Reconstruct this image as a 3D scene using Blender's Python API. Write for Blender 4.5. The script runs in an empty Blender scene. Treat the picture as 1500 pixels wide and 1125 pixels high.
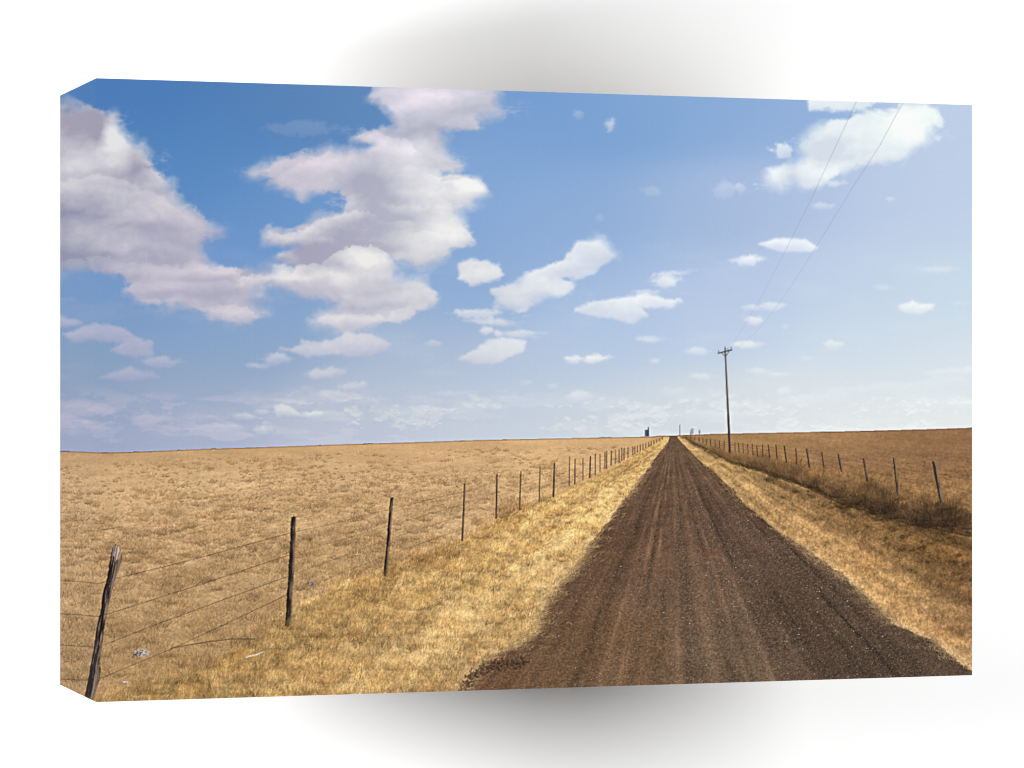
import bpy, math
import numpy as np

# ---------------------------------------------------------------------------
# A box canvas print of a prairie road, hung a little off a white studio wall.
# World: X along the print, Y into the wall, Z up.  Unit: metres.
# ---------------------------------------------------------------------------
H = 0.60                                  # height of the print
HW, HH, DEP = 0.776, 0.5, 0.3208          # half width, half height, depth (in print heights)
WALL_Y = 0.833                            # wall face behind the print's face (in print heights)
ZC = 1.50                                 # height of the print's middle above the floor line
EX = (0.9494, 0.3142); EY = (-0.3142, 0.9494); CC = (0.07045, 5.398); FOC = 4711.0

scene = bpy.context.scene
COL = scene.collection

# ---- camera
cam_d = bpy.data.cameras.new('camera'); cam = bpy.data.objects.new('camera', cam_d); COL.objects.link(cam)
cam.location = (-(CC[0] * EX[0] + CC[1] * EX[1]) * H, -(CC[0] * EY[0] + CC[1] * EY[1]) * H, ZC)
cam.rotation_euler = (math.radians(90), 0, -math.atan2(EX[1], EY[1]))
cam_d.sensor_width = 36; cam_d.lens = 36 * FOC / 1500; cam_d.shift_y = 9 / 1500
cam_d.clip_start = 0.05; cam_d.clip_end = 100
scene.camera = cam

# ---- world: dim even studio light
world = bpy.data.worlds.new('World'); scene.world = world; world.use_nodes = True
bg = world.node_tree.nodes['Background']; bg.inputs['Color'].default_value = (1, 1, 1, 1); bg.inputs['Strength'].default_value = 0.02

# ---- two softboxes, left and right; where the print hides both, its shadow pools on the wall
def softbox(name, x, y, z, a, b, power, aim):
    d = bpy.data.lights.new(name, 'AREA'); d.shape = 'RECTANGLE'; d.size = 2 * a * H; d.size_y = 2 * b * H
    d.energy = power; d.color = (1, 1, 1)
    o = bpy.data.objects.new(name, d); COL.objects.link(o)
    o.location = (x * H, y * H, ZC + z * H)
    o.rotation_euler = (math.radians(90), 0, math.atan2(x - aim, -y))
    return o
LAMPS = [
    ('softbox_left', -2.76, -1.129, -0.133, 0.414, 0.209, 57.032, -0.017),
    ('softbox_right', 1.909, -2.773, 0.365, 1.342, 1.006, 66.027, 1.663)]
for args in LAMPS: softbox(*args)

scene.view_settings.view_transform = 'Standard'; scene.view_settings.look = 'None'
scene.view_settings.exposure = 0; scene.view_settings.gamma = 1
scene.render.engine = 'CYCLES'
scene.cycles.max_bounces = 6; scene.cycles.use_denoising = True; scene.cycles.filter_width = 1.15

# ---- helpers
def link_mesh(name, verts, faces, mat, parent=None, label=None, cols=None):
    me = bpy.data.meshes.new(name)
    verts = np.asarray(verts, np.float32); faces = np.asarray(faces, np.int32)
    me.vertices.add(len(verts)); me.vertices.foreach_set('co', verts.ravel())
    me.loops.add(faces.size); me.loops.foreach_set('vertex_index', faces.ravel())
    me.polygons.add(len(faces)); me.polygons.foreach_set('loop_start', np.arange(0, faces.size, faces.shape[1], dtype=np.int32))
    me.update(calc_edges=True)
    if cols is not None:
        at = me.color_attributes.new('ink', 'FLOAT_COLOR', 'POINT')
        rgba = np.ones((len(verts), 4), np.float32); rgba[:, :3] = cols
        at.data.foreach_set('color', rgba.ravel())
    me.materials.append(mat)
    o = bpy.data.objects.new(name, me); COL.objects.link(o)
    if parent: o.parent = parent
    if label: o['label'] = label
    return o

def boxes(specs):
    V = []; F = []
    for (x0, x1, y0, y1, z0, z1) in specs:
        b = len(V)
        V += [(x, y, z) for x in (x0, x1) for y in (y0, y1) for z in (z0, z1)]
        F += [tuple(b + i for i in q) for q in ((0, 1, 3, 2), (4, 6, 7, 5), (0, 4, 5, 1), (2, 3, 7, 6), (0, 2, 6, 4), (1, 5, 7, 3))]
    return V, F

def material(name):
    m = bpy.data.materials.new(name); m.use_nodes = True
    return m, m.node_tree, m.node_tree.nodes['Principled BSDF']

# canvas: ink colour stored on the cloth, with a fine woven surface
ink, nt, bs = material('printed_canvas')
at = nt.nodes.new('ShaderNodeVertexColor'); at.layer_name = 'ink'
tc = nt.nodes.new('ShaderNodeTexCoord')
w1 = nt.nodes.new('ShaderNodeTexWave'); w1.wave_type = 'BANDS'; w1.bands_direction = 'X'; w1.inputs['Scale'].default_value = 260; w1.inputs['Distortion'].default_value = .6
w2 = nt.nodes.new('ShaderNodeTexWave'); w2.wave_type = 'BANDS'; w2.bands_direction = 'Z'; w2.inputs['Scale'].default_value = 260; w2.inputs['Distortion'].default_value = .6
ad = nt.nodes.new('ShaderNodeMath'); ad.operation = 'ADD'
bp = nt.nodes.new('ShaderNodeBump'); bp.inputs['Strength'].default_value = .06; bp.inputs['Distance'].default_value = .0002
nt.links.new(tc.outputs['Object'], w1.inputs['Vector']); nt.links.new(tc.outputs['Object'], w2.inputs['Vector'])
nt.links.new(w1.outputs['Fac'], ad.inputs[0]); nt.links.new(w2.outputs['Fac'], ad.inputs[1])
nt.links.new(ad.outputs[0], bp.inputs['Height']); nt.links.new(bp.outputs['Normal'], bs.inputs['Normal'])
nt.links.new(at.outputs['Color'], bs.inputs['Base Color'])
bs.inputs['Roughness'].default_value = .85; bs.inputs['Specular IOR Level'].default_value = .02

# painted wall
wallm, nt, bs = material('white_wall_paint')
tc = nt.nodes.new('ShaderNodeTexCoord'); no = nt.nodes.new('ShaderNodeTexNoise'); no.inputs['Scale'].default_value = 3
mx = nt.nodes.new('ShaderNodeMapRange'); mx.inputs['To Min'].default_value = .885; mx.inputs['To Max'].default_value = .9
cb = nt.nodes.new('ShaderNodeCombineColor')
nt.links.new(tc.outputs['Object'], no.inputs['Vector']); nt.links.new(no.outputs['Fac'], mx.inputs['Value'])
for k in range(3): nt.links.new(mx.outputs['Result'], cb.inputs[k])
nt.links.new(cb.outputs['Color'], bs.inputs['Base Color'])
bs.inputs['Roughness'].default_value = .95; bs.inputs['Specular IOR Level'].default_value = .05

wood, nt, bs = material('pine_wood')
tc = nt.nodes.new('ShaderNodeTexCoord'); no = nt.nodes.new('ShaderNodeTexNoise'); no.inputs['Scale'].default_value = 40
cr = nt.nodes.new('ShaderNodeValToRGB'); cr.color_ramp.elements[0].color = (.42, .28, .15, 1); cr.color_ramp.elements[1].color = (.58, .42, .25, 1)
nt.links.new(tc.outputs['Object'], no.inputs['Vector']); nt.links.new(no.outputs['Fac'], cr.inputs['Fac']); nt.links.new(cr.outputs['Color'], bs.inputs['Base Color'])
bs.inputs['Roughness'].default_value = .7
steel, nt, bs = material('painted_steel')
no = nt.nodes.new('ShaderNodeTexNoise'); no.inputs['Scale'].default_value = 200
mr = nt.nodes.new('ShaderNodeMapRange'); mr.inputs['To Min'].default_value = .35; mr.inputs['To Max'].default_value = .5
nt.links.new(no.outputs['Fac'], mr.inputs['Value']); nt.links.new(mr.outputs['Result'], bs.inputs['Roughness'])
bs.inputs['Base Color'].default_value = (.8, .8, .8, 1)

# ---- the wall
V, F = boxes([(-7, 7, WALL_Y * H, WALL_Y * H + .12, ZC - 4, ZC + 4)])
wall = link_mesh('wall', V, F, wallm); wall['kind'] = 'structure'
wall['label'] = 'plain white studio wall behind the canvas print'


# ---------------------------------------------------------------------------
# THE PRINTED PICTURE: a prairie photograph reproduced as ink colours.
# Image pixel coordinates: x 84..1428, y 108..1034 (one unit = one image pixel).
# ---------------------------------------------------------------------------
X0, X1, Y0, Y1 = 84, 1428, 108, 1034
YG = 600                      # the ground half is drawn at double resolution from here down
rng = np.random.default_rng(7)

def lattice(x, y, seed):
    """smooth value noise at arbitrary coordinates, 0..1"""
    r = np.random.default_rng(seed).random((256, 256)).astype(np.float32)
    xi = np.floor(x).astype(np.int32); yi = np.floor(y).astype(np.int32)
    fx = (x - xi).astype(np.float32); fy = (y - yi).astype(np.float32)
    fx = fx * fx * (3 - 2 * fx); fy = fy * fy * (3 - 2 * fy)
    x0 = xi & 255; x1 = (xi + 1) & 255; y0 = yi & 255; y1 = (yi + 1) & 255
    return (r[y0, x0] * (1 - fx) + r[y0, x1] * fx) * (1 - fy) + (r[y1, x0] * (1 - fx) + r[y1, x1] * fx) * fy

def fbm(x, y, seed, octs=5, gain=0.5):
    s = 0; a = 1.0; t = 0
    for k in range(octs):
        c, d = 0.8, 0.6
        xr = (c * x - d * y) * 2 ** k; yr = (d * x + c * y) * 2 ** k
        s = s + a * lattice(xr + 13.7 * k, yr + 7.3 * k, seed + k); t += a; a *= gain
    return s / t

def sst(a, b, v):
    t = np.clip((v - a) / (b - a), 0, 1)
    return t * t * (3 - 2 * t)

def polydist(px, py, pts):
    """signed distance to a closed outline, positive inside"""
    pts = np.array(pts, np.float32); n = len(pts)
    d = np.full(px.shape, 1e9, np.float32); ins = np.zeros(px.shape, bool)
    for i in range(n):
        a = pts[i]; b = pts[(i + 1) % n]
        ex, ey = b - a; wx = px - a[0]; wy = py - a[1]
        t = np.clip((wx * ex + wy * ey) / (ex * ex + ey * ey + 1e-9), 0, 1)
        d = np.minimum(d, (wx - ex * t) ** 2 + (wy - ey * t) ** 2)
        c = ((a[1] > py) != (b[1] > py))
        if ey != 0:
            ins ^= c & (px < ex * (py - a[1]) / ey + a[0])
    d = np.sqrt(d)
    return np.where(ins, d, -d)

def blend_points(x, y, ctl, sig):
    num = 0; den = 1e-9
    for (cx, cy, r, g, b) in ctl:
        w = np.exp(-((x - cx) ** 2 / sig[0] ** 2 + (y - cy) ** 2 / sig[1] ** 2)) + 1e-7
        num = num + w[..., None] * np.array([r, g, b], np.float32); den = den + w
    return num / den[..., None]

SKY = [(100,120,72,122,184),(200,130,72,120,183),(330,150,77,124,183),(450,160,88,131,184),(540,150,92,135,188),(760,150,113,154,208),(860,170,120,160,211),
 (1000,150,130,167,214),(1150,170,142,174,219),(1400,170,186,204,231),(1300,290,184,202,230),(1420,300,188,206,233),(1150,300,168,189,224),
 (330,230,84,134,192),(300,270,92,140,196),(480,290,108,150,203),(420,320,104,147,202),(250,220,78,128,188),(720,230,126,163,212),(850,300,134,169,215),(1000,320,157,182,219),
 (120,430,112,149,198),(280,470,124,157,201),(330,400,112,150,204),(660,420,140,172,214),(640,330,128,164,212),(820,340,140,172,217),(900,420,160,186,223),(1050,420,178,197,228),
 (1250,400,190,207,232),(1400,420,198,217,234),(130,530,130,157,190),(330,530,140,165,198),(400,480,136,166,204),(620,520,165,184,211),(780,550,178,195,222),
 (900,500,176,198,227),(1050,480,190,206,231),(1250,510,202,218,234),(1400,540,210,222,235),(120,600,144,160,190),(300,590,154,170,196),
 (480,600,176,187,208),(650,600,189,200,219),(850,600,198,209,223),(1000,600,206,216,226),(1200,600,217,225,231),(1400,600,222,229,233),
 (110,655,156,166,197),(300,648,170,177,204),(500,642,186,194,214),(700,636,200,208,219),(900,630,208,216,222),(1060,625,216,223,227),(1250,622,227,231,232),(1410,615,230,234,234)]

CLOUDS = [   # outline, edge softness, edge raggedness, strength
 ('big', [(70,140),(88,152),(128,162),(169,166),(176,186),(189,206),(193,219),(207,217),(218,239),(209,245),(232,258),(252,277),(267,302),(290,318),(319,340),(295,350),(290,363),(300,382),(313,389),(354,401),(359,408),(359,423),(381,434),(364,443),(384,460),(346,471),(308,468),(298,453),(262,446),(199,439),(189,425),(222,412),(189,405),(131,388),(88,397),(70,400)], 9, 15, 1.),
 ('big', [(545,120),(547,145),(578,166),(580,188),(537,193),(522,204),(547,214),(512,223),(482,221),(449,230),(411,234),(370,253),(406,259),(395,269),(426,280),(444,287),(454,277),(499,277),(512,297),(502,309),(461,323),(433,338),(413,342),(395,338),(388,349),(411,358),(436,363),(411,376),(431,391),(398,396),(355,401),(356,420),(400,417),(436,427),(474,436),(499,441),(492,453),(461,464),(459,470),(482,475),(502,483),(525,480),(542,477),(563,469),(593,464),(608,451),(623,450),(642,438),(628,428),(621,413),(593,410),(578,405),(580,393),(570,376),(588,385),(626,387),(654,376),(656,359),(692,353),(684,338),(672,318),(672,305),(692,295),(712,282),(697,267),(674,261),(644,264),(641,247),(674,244),(654,229),(646,206),(641,191),(672,183),(697,186),(692,171),(727,163),(725,138),(715,120)], 8, 13, 1.),
 ('mid', [(673,388),(690,381),(715,384),(730,390),(738,402),(725,412),(690,416),(673,408)], 4, 6, 1.),
 ('mid', [(880,352),(898,376),(875,388),(870,398),(817,406),(837,420),(822,428),(802,428),(769,450),(728,450),(733,436),(723,426),(761,418),(769,405),(799,395),(827,383),(850,356)], 6, 9, .93),
 ('mid', [(670,527),(700,512),(716,497),(740,495),(768,502),(765,512),(745,520),(725,530),(690,531)], 4, 6, .9),
 ('mid', [(843,455),(870,441),(900,437),(950,434),(975,438),(997,439),(985,449),(940,451),(945,462),(930,471),(900,467),(870,462)], 4, 6, 1.),
 ('mid', [(1126,266),(1131,250),(1149,247),(1165,247),(1183,229),(1175,216),(1196,190),(1217,179),(1243,176),(1274,168),(1308,168),(1323,156),(1357,158),(1368,167),(1360,188),(1357,206),(1326,219),(1316,232),(1274,232),(1248,245),(1217,258),(1196,268),(1178,268),(1162,260),(1144,276)], 7, 11, 1.),
 ('mid', [(1184,138),(1186,162),(1205,160),(1240,165),(1265,157),(1288,148),(1280,138)], 5, 8, .9),
 ('mid', [(1110,359),(1135,350),(1180,352),(1198,362),(1190,368),(1145,367)], 3, 3, 1.),
 ('mid', [(1317,450),(1330,444),(1336,440),(1348,446),(1368,446),(1365,453),(1345,459),(1322,457)], 3, 4, 1.),
 ('mid', [(80,460),(118,474),(100,478),(80,478)], 4, 5, .8),
 ('mid', [(93,489),(118,481),(153,476),(181,481),(197,494),(222,502),(222,519),(189,522),(164,512),(181,502),(156,499),(105,499)], 4, 6, .8),
 ('mid', [(150,554),(190,541),(222,546),(230,552),(195,557)], 4, 4, .8),
 ('mid', [(411,512),(441,509),(442,500),(461,504),(492,499),(507,490),(547,490),(570,504),(563,514),(542,521),(502,519),(446,521)], 4, 6, .9),
 ('mid', [(402,596),(412,591),(425,598),(440,606),(470,606),(440,613),(405,610)], 3, 4, .8),
 ('mid', [(1355,548),(1395,541),(1430,540),(1430,552),(1380,551)], 3, 4, .6),
]
PUFFS = [(703,460,28,5,.75),(714,471,20,4,.6),(735,474,18,3,.6),(713,486,9,6,.9),(729,488,6,5,.8),(757,489,22,3,.7),(975,413,19,9,.95),
 (988,402,14,3,.6),(950,429,12,3,.5),(1145,222,15,10,.75),(1377,180,5,7,.8),(1376,203,3,4,.5),(895,184,10,10,.65),(848,170,6,6,.25),(1098,382,20,6,.9),
 (237,532,22,8,.7),(403,527,18,7,.7),(378,537,9,3,.6),(476,549,27,7,.75),(633,504,11,4,.5),(520,568,17,7,.6),(534,564,6,5,.5),(480,581,20,7,.5),
 (837,527,9,6,.85),(873,526,15,6,.9),(951,498,14,4,.7),(958,529,5,3,.6),(851,582,16,6,.6),(663,579,14,4,.4),(1106,470,15,7,.85),(1095,506,18,5,.8),
 (1222,506,11,5,.8),(1030,553,14,4,.6),(1149,574,13,5,.6),(1183,525,9,3,.5),(1133,449,13,5,.7),(1102,451,7,2.5,.6),(1205,302,14,4,.45),(1222,270,11,4,.5),
 (1305,291,6,3,.5),(1022,516,11,4,.55),(1113,545,11,4,.6),(1140,549,10,3,.6),(218,618,17,7,.6),(137,602,12,5,.5),(128,622,9,6,.55),(110,634,16,6,.4),
 (150,634,18,8,.45),(243,632,14,7,.4),(285,614,22,5,.4),(355,613,16,5,.5),(385,605,8,5,.5),(330,628,12,5,.4),(385,632,9,6,.4),(440,190,50,9,.17),
 (955,281,14,7,.2),(1375,396,20,5,.3),(1297,422,10,3,.3),(1060,280,18,12,.25),(1086,277,6,6,.3),(545,590,22,9,.3),(570,604,30,8,.3),(610,609,40,8,.3),
 (480,612,40,7,.3),(690,612,44,8,.25),(960,600,16,4,.3),(1010,610,60,8,.25),(1240,575,34,7,.35),(1310,570,40,8,.4),(1200,584,40,6,.35),(1380,565,34,9,.4),
 (990,575,14,6,.4),(1050,612,50,8,.25),(1170,590,26,6,.3),(878,321,6,5,.15),(575,415,0.1,0.1,0),(1152,479,6,4,.3),(450,572,9,5,.2),(640,548,24,7,.12),
 (766,560,8,3,.3),(812,566,5,3,.3),(745,585,18,4,.3),(93,441,12,3,.2),(1405,445,9,3,.25),(1184,680,.1,.1,0)]

def n2f(x, y): return (fbm(x / 7, y / 6, 251, 4, .6) - .5) * 7

def paint_sky():
    W, H = X1 - X0, 680 - Y0
    y, x = np.mgrid[0:H, 0:W].astype(np.float32); x += X0 + .5; y += Y0 + .5
    img = blend_points(x, y, SKY, (110, 60)) + np.array([4., 2.5, 0.])
    cid = np.zeros((H, W), np.int16)
    # far soft haze streaks
    hz = fbm(x / 70, y / 16, 31, 5)
    low = sst(560, 600, y) * (1 - .35 * sst(635, 660, y))
    lc = blend_points(x, y, [(100,560,190,184,205),(400,560,204,204,218),(700,560,214,218,226),(1100,560,226,231,235),(1400,560,234,240,242)], (220, 900))
    a = (sst(.50, .66, hz) * low * .45)[..., None]
    img = img * (1 - a) + lc * a
    hz = fbm(x / 110 + 5, y / 30, 77, 5)
    a = (sst(.55, .8, hz) * .14 * sst(250, 480, y))[..., None]
    img = img * (1 - a) + lc * a
    # rows of small cumulus low over the horizon
    cm = fbm(x / 15, y / 8.5, 87, 5, .62); cm2 = fbm(x / 90, y / 26, 91, 3)
    cu = fbm(x / 15, (y + 3) / 8.5, 87, 5, .62)
    a = sst(.54, .76, cm + (cm2 - .5) * .9) * sst(566, 592, y + 20 * (cm2 - .5)) * (1 - sst(618, 650, y)) * (.26 + .24 * sst(350, 480, x))
    lit = np.clip((cm - cu) * 5, -.5, 1)[..., None]
    cc = blend_points(x, y, [(100,600,196,184,206),(400,600,216,214,218),(700,600,224,226,226),(1100,600,232,238,238),(1400,590,240,244,246)], (220, 900))
    img = img * (1 - a[..., None]) + (cc + lit * np.array([10, 12, 6])) * a[..., None]
    n1 = fbm(x / 26, y / 20, 101, 6, .55) - .5
    n2 = fbm(x / 8, y / 7, 151, 4, .6) - .5
    wx = (fbm(x / 34, y / 30, 171, 4) - .5) * 16; wy = (fbm(x / 34, y / 26, 181, 4) - .5) * 12
    L = blend_points(x, y, [(90,300,204,200,210),(170,200,212,208,216),(250,400,202,194,208),(150,500,190,184,206),(420,240,214,203,216),(560,150,222,214,228),(560,300,214,210,222),(660,290,232,230,235),(540,380,228,225,226),(500,420,214,208,216),
        (620,340,226,223,226),(700,400,236,234,236),(850,380,238,238,241),(920,450,236,240,246),(1240,200,244,248,249),(1350,180,246,252,248),(1150,360,242,245,250),(1100,500,236,240,243),
        (480,510,208,204,218),(720,515,226,226,232),(1350,450,246,249,251),(230,620,184,182,205),(420,600,222,224,222),(873,526,240,238,238),(1300,570,228,234,238),(660,600,208,214,222)], (90, 70))
    D = blend_points(x, y, [(90,340,150,148,174),(100,200,168,162,182),(250,400,170,167,188),(420,300,180,178,198),(550,275,172,171,192),(450,370,158,153,176),(640,300,184,184,202),(500,420,186,182,200),(620,330,200,197,208),
        (700,410,208,206,218),(850,400,206,210,228),(920,470,208,214,232),(1240,210,212,218,230),(1330,200,232,238,246),(1150,370,214,218,238),(1100,500,218,224,234),(150,510,160,164,196),(480,520,178,182,208),(300,630,172,178,206),(1300,570,218,226,234)], (110, 80))
    spots = [  # x, y, rx, ry, amount (+ darker, - lighter)
        (110,185,40,22,.55),(100,225,60,16,-.1),(95,268,50,18,-.35),(110,310,70,22,.5),(90,375,60,16,.45),(170,200,24,26,-.9),(146,196,10,16,.7),(196,236,14,16,.4),(120,240,40,10,-.3),(230,300,50,14,-.4),(140,180,14,30,.25),
        (290,345,26,14,-.2),(230,335,60,9,.25),(200,375,60,12,.15),(250,395,60,8,-.35),(330,395,26,6,-.6),(300,408,60,5,.45),(330,425,40,8,0),(265,430,60,7,.3),(345,458,28,8,-.3),(240,442,30,4,-.3),
        (640,140,40,12,-.5),(600,140,30,18,-.3),(600,190,40,16,.3),(560,205,20,8,-.4),(480,240,40,8,-.4),(430,262,50,10,.1),(545,275,34,34,.75),(600,225,40,14,-.2),(620,270,40,22,-.35),(690,275,24,12,-.6),
        (650,300,30,12,-.2),(470,335,60,12,-.1),(520,340,60,16,.55),(580,325,60,12,.4),(660,335,36,16,-.6),(620,365,40,14,-.25),(560,360,60,12,.3),(450,368,34,12,.75),(480,385,40,8,.4),(540,380,30,16,-.6),
        (500,405,70,8,-.4),(420,405,40,5,-.3),(560,425,80,6,.15),(600,425,30,10,-.3),(540,450,60,6,.25),(500,468,40,7,-.3),(550,465,40,6,-.2),(600,445,30,6,.1),
        (1205,215,34,14,.8),(1235,235,30,10,.3),(1250,195,40,14,-.1),(1330,190,40,24,-.6),(1160,256,16,8,.2),(1205,255,30,10,-.2)]
    sp = np.zeros((H, W), np.float32)
    for (cx, cy, rx, ry, am) in spots:
        sp = sp + am * np.exp(-((x + wx - cx) / rx) ** 2 - ((y + wy - cy) / ry) ** 2)
    streak = fbm(x / 75 + wx / 40, y / 24 + wy / 30, 211, 5, .45) - .5
    bil = np.abs(fbm(x / 30 + wx / 30, y / 22 + wy / 26, 231, 5, .55) - .5) * 2
    ridges = [([(392,342),(411,345),(433,340),(461,325),(490,312),(520,308),(560,318),(605,326)], .55, .35, 12),
      ([(350,404),(400,394),(431,392),(470,380),(500,366),(530,359),(556,363),(575,382)], .50, .80, 13),
      ([(290,391),(313,389),(354,401),(372,404)], .75, .10, 7), ([(455,470),(480,459),(520,455),(565,464),(600,452)], .40, .30, 8),
      ([(590,413),(610,408),(628,416),(640,430)], .45, .20, 8), ([(530,205),(548,193),(570,196),(596,206),(612,222)], .40, .20, 10),
      ([(628,262),(648,268),(674,260),(697,267),(712,282)], .55, .10, 14), ([(406,262),(440,238),(482,222),(515,226),(545,238)], .30, .05, 10),
      ([(560,300),(600,306),(650,300),(690,296)], .05, .35, 12), ([(600,345),(640,338),(690,342)], .35, .10, 10),
      ([(207,219),(225,248),(245,270),(268,300),(292,320)], .35, .05, 10), ([(296,452),(320,446),(350,450),(384,460)], .40, .35, 8),
      ([(195,438),(225,434),(262,440)], .35, .25, 5), ([(88,268),(130,256),(180,262),(240,290),(300,330)], .22, .25, 16), ([(88,384),(140,376),(210,384),(280,386)], .30, .25, 9),
      ([(1190,250),(1215,238),(1250,232),(1280,222)], .10, .30, 8), ([(672,400),(700,396),(735,400)], .25, -.1, 6)]
    for (pl, la, da, dc) in ridges:
        R = np.array(pl, np.float32); xa = int(R[0, 0] - X0 - 12); xb = int(R[-1, 0] - X0 + 12); ya = max(0, int(R[:, 1].min() - Y0 - 50)); yb = int(R[:, 1].max() - Y0 + 50)
        xa = max(0, xa); sl = (slice(ya, yb), slice(xa, xb))
        d = y[sl] + wy[sl] * 1.3 + 1.5 * n2f(x[sl], y[sl]) + n1[sl] * 14 - np.interp(x[sl] + wx[sl] * .6, R[:, 0], R[:, 1])
        win = sst(-12, 14, x[sl] - R[0, 0]) * sst(-12, 14, R[-1, 0] - x[sl])
        sp[sl] += win * (np.where(d > 0, -la * np.exp(-np.maximum(d, 0) / dc), 0) + np.where(d < 0, da * np.exp(np.minimum(d, 0) / dc), 0)) * (1 - np.exp(-np.abs(d) / 3.5) * .85)
    soften = fbm(x / 40, y / 30, 261, 3)
    def lay(sd, soft, rag, strength, kid, x0, y0, x1, y1, ctry):
        sl = (slice(y0, y1), slice(x0, x1))
        s = sd + rag * (n1[sl] * 1.4 + n2[sl] * (.7 if soft > 5 else 1.3)) + (4.5 if soft > 5 else 1.2)
        so = soft * ((.6 + 1.5 * sst(.35, .7, soften[sl])) if soft > 5 else 1.05)
        al = sst(-so * .95, so * .95, s) * strength
        # lit rims above, flat shaded bases below
        gy = np.gradient(ndblur(np.clip(s, -6, 26), 2), axis=0)
        gx = np.gradient(ndblur(np.clip(s, -6, 22), 3), axis=1)
        t = .40 + sp[sl] * 1.2 + streak[sl] * 1.1 + (.30 - bil[sl]) * .35 - .30 * np.clip(gy, -1, 1) * np.exp(-np.maximum(s, 0) / 9) - .08 * gx + .14 * n2[sl] + (0 if soft > 5 else .30 * np.clip((y[sl] - ctry) / max(5, (y1 - y0 - 40) * .5), -1, 1) - .05)
        t = np.clip(t * 1.1, -.35, 1.15)[..., None]
        col = L[sl] * (1 - t) + D[sl] * t
        col = np.clip(col + np.array([1., 3.5, 1.5]), 0, 252)
        img[sl] = img[sl] * (1 - al[..., None]) + col * al[..., None]
        if kid:
            cid[sl][al > .5 * strength] = kid
    for i, (kind, pts, soft, rag, st) in enumerate(CLOUDS):
        P = np.array(pts)
        x0 = max(0, int(P[:, 0].min() - 40 - X0)); x1 = min(W, int(P[:, 0].max() + 40 - X0))
        y0 = max(0, int(P[:, 1].min() - 30 - Y0)); y1 = min(H, int(P[:, 1].max() + 30 - Y0))
        sl = (slice(y0, y1), slice(x0, x1))
        w = .28 if kind == 'big' else .25
        sd = polydist(x[sl] + wx[sl] * w, y[sl] + wy[sl] * w, pts)
        lay(sd, soft, rag, st, i + 1, x0, y0, x1, y1, P[:, 1].mean())
    for (cx, cy, rx, ry, al) in PUFFS:
        if al <= 0: continue
        x0 = max(0, int(cx - 2 * rx - 20 - X0)); x1 = min(W, int(cx + 2 * rx + 20 - X0))
        y0 = max(0, int(cy - 2 * ry - 14 - Y0)); y1 = min(H, int(cy + 2 * ry + 14 - Y0))
        sl = (slice(y0, y1), slice(x0, x1))
        q = np.sqrt(((x[sl] + wx[sl] * .4 - cx) / rx) ** 2 + ((y[sl] + wy[sl] * .35 - cy) / ry) ** 2)
        flat = np.where(y[sl] > cy, 1.25, 1.)
        lay((1 - q * flat) * min(rx, ry) , 2.6 + .16 * ry, 2.4 + .6 * ry, al, 0, x0, y0, x1, y1, cy)
    for (cx, cy, rx, ry, al) in [(735,464,34,4,.35),(690,470,30,3,.3),(770,492,26,3,.35),(1000,402,24,3,.35),(935,432,20,4,.3),(1110,270,30,8,.3),(1165,208,14,7,.25),(660,240,20,10,.3),(668,232,18,6,.25),
            (500,290,26,10,.35),(745,160,24,8,.25),(530,190,24,6,.3),(380,252,26,6,.3),(235,236,14,12,.3),(300,330,22,10,.3),(178,178,20,14,.35),(385,456,24,5,.3),(205,430,34,5,.3),(830,430,26,5,.3),(1385,190,12,9,.3),(640,330,12,8,.2)]:
        q = ((x + wx * 1.8 - cx) / rx) ** 2 + ((y + wy * 1.5 - cy) / ry) ** 2
        a = (np.exp(-q) * sst(.42, .70, fbm(x / 9, y / 4, 271, 4, .65)) * al)[..., None]
        img = img * (1 - a) + L * a
    img += (rng.random((H, W, 1)) - .5).astype(np.float32) * 3
    return img, cid

def ndblur(a, r):
    """separable box blur, twice"""
    for ax in (0, 1, 0, 1):
        if a.shape[ax] <= 2 * r + 1: continue
        p = np.pad(a, [(r + 1, r) if i == ax else (0, 0) for i in range(a.ndim)], mode='edge')
        c = np.cumsum(p, axis=ax, dtype=np.float64)
        n = a.shape[ax]
        hi = np.take(c, np.arange(2 * r + 1, 2 * r + 1 + n), axis=ax); lo = np.take(c, np.arange(0, n), axis=ax)
        a = ((hi - lo) / (2 * r + 1)).astype(np.float32)
    return a

HZ = np.array([(84,660.5),(120,661.5),(150,662.8),(190,662),(230,660.5),(300,657.5),(400,654.5),(500,650.8),(600,648),(700,644.5),(800,642.5),(900,640.5),(950,639.5),(986,638),(1050,635.5),(1150,633.5),(1250,631.5),(1350,629),(1430,626.3)])
def hy(x): return np.interp(x, HZ[:, 0], HZ[:, 1])
RL = np.array([(981,638),(978,648),(960,670),(940,696),(924,720),(906,740),(898,752),(890,765),(869,787),(837,835),(808,867),(787,899),(779,931),(757,947),(717,960),(704,971),(672,1011),(650,1034)])
RR = np.array([(990,638),(1006,656),(1024,674),(1050,694),(1070,714),(1088,736),(1116,758),(1140,780),(1158,789),(1187,808),(1226,837),(1254,859),(1277,882),(1315,917),(1363,936),(1389,955),(1424,981),(1500,1034)])
VL = np.array([(973,640),(962,648),(940,661),(880,695),(830,718),(790,735),(727,762),(680,789),(620,812),(565,836),(500,857),(445,892),(400,926),(300,978),(230,1004),(150,1030),(120,1045)])[::-1]
BL = np.array([(1000,641),(1020,651),(1040,661),(1070,678),(1120,693),(1180,713),(1230,736),(1280,753),(1340,768),(1430,786)])   # foot of the brush
BU = np.array([(1000,639),(1030,650),(1070,664),(1150,681),(1220,701),(1290,722),(1350,733),(1430,752)])
def rlx(y): return np.interp(y, RL[:, 1], RL[:, 0])
def rrx(y): return np.interp(y, RR[:, 1], RR[:, 0])
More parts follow.
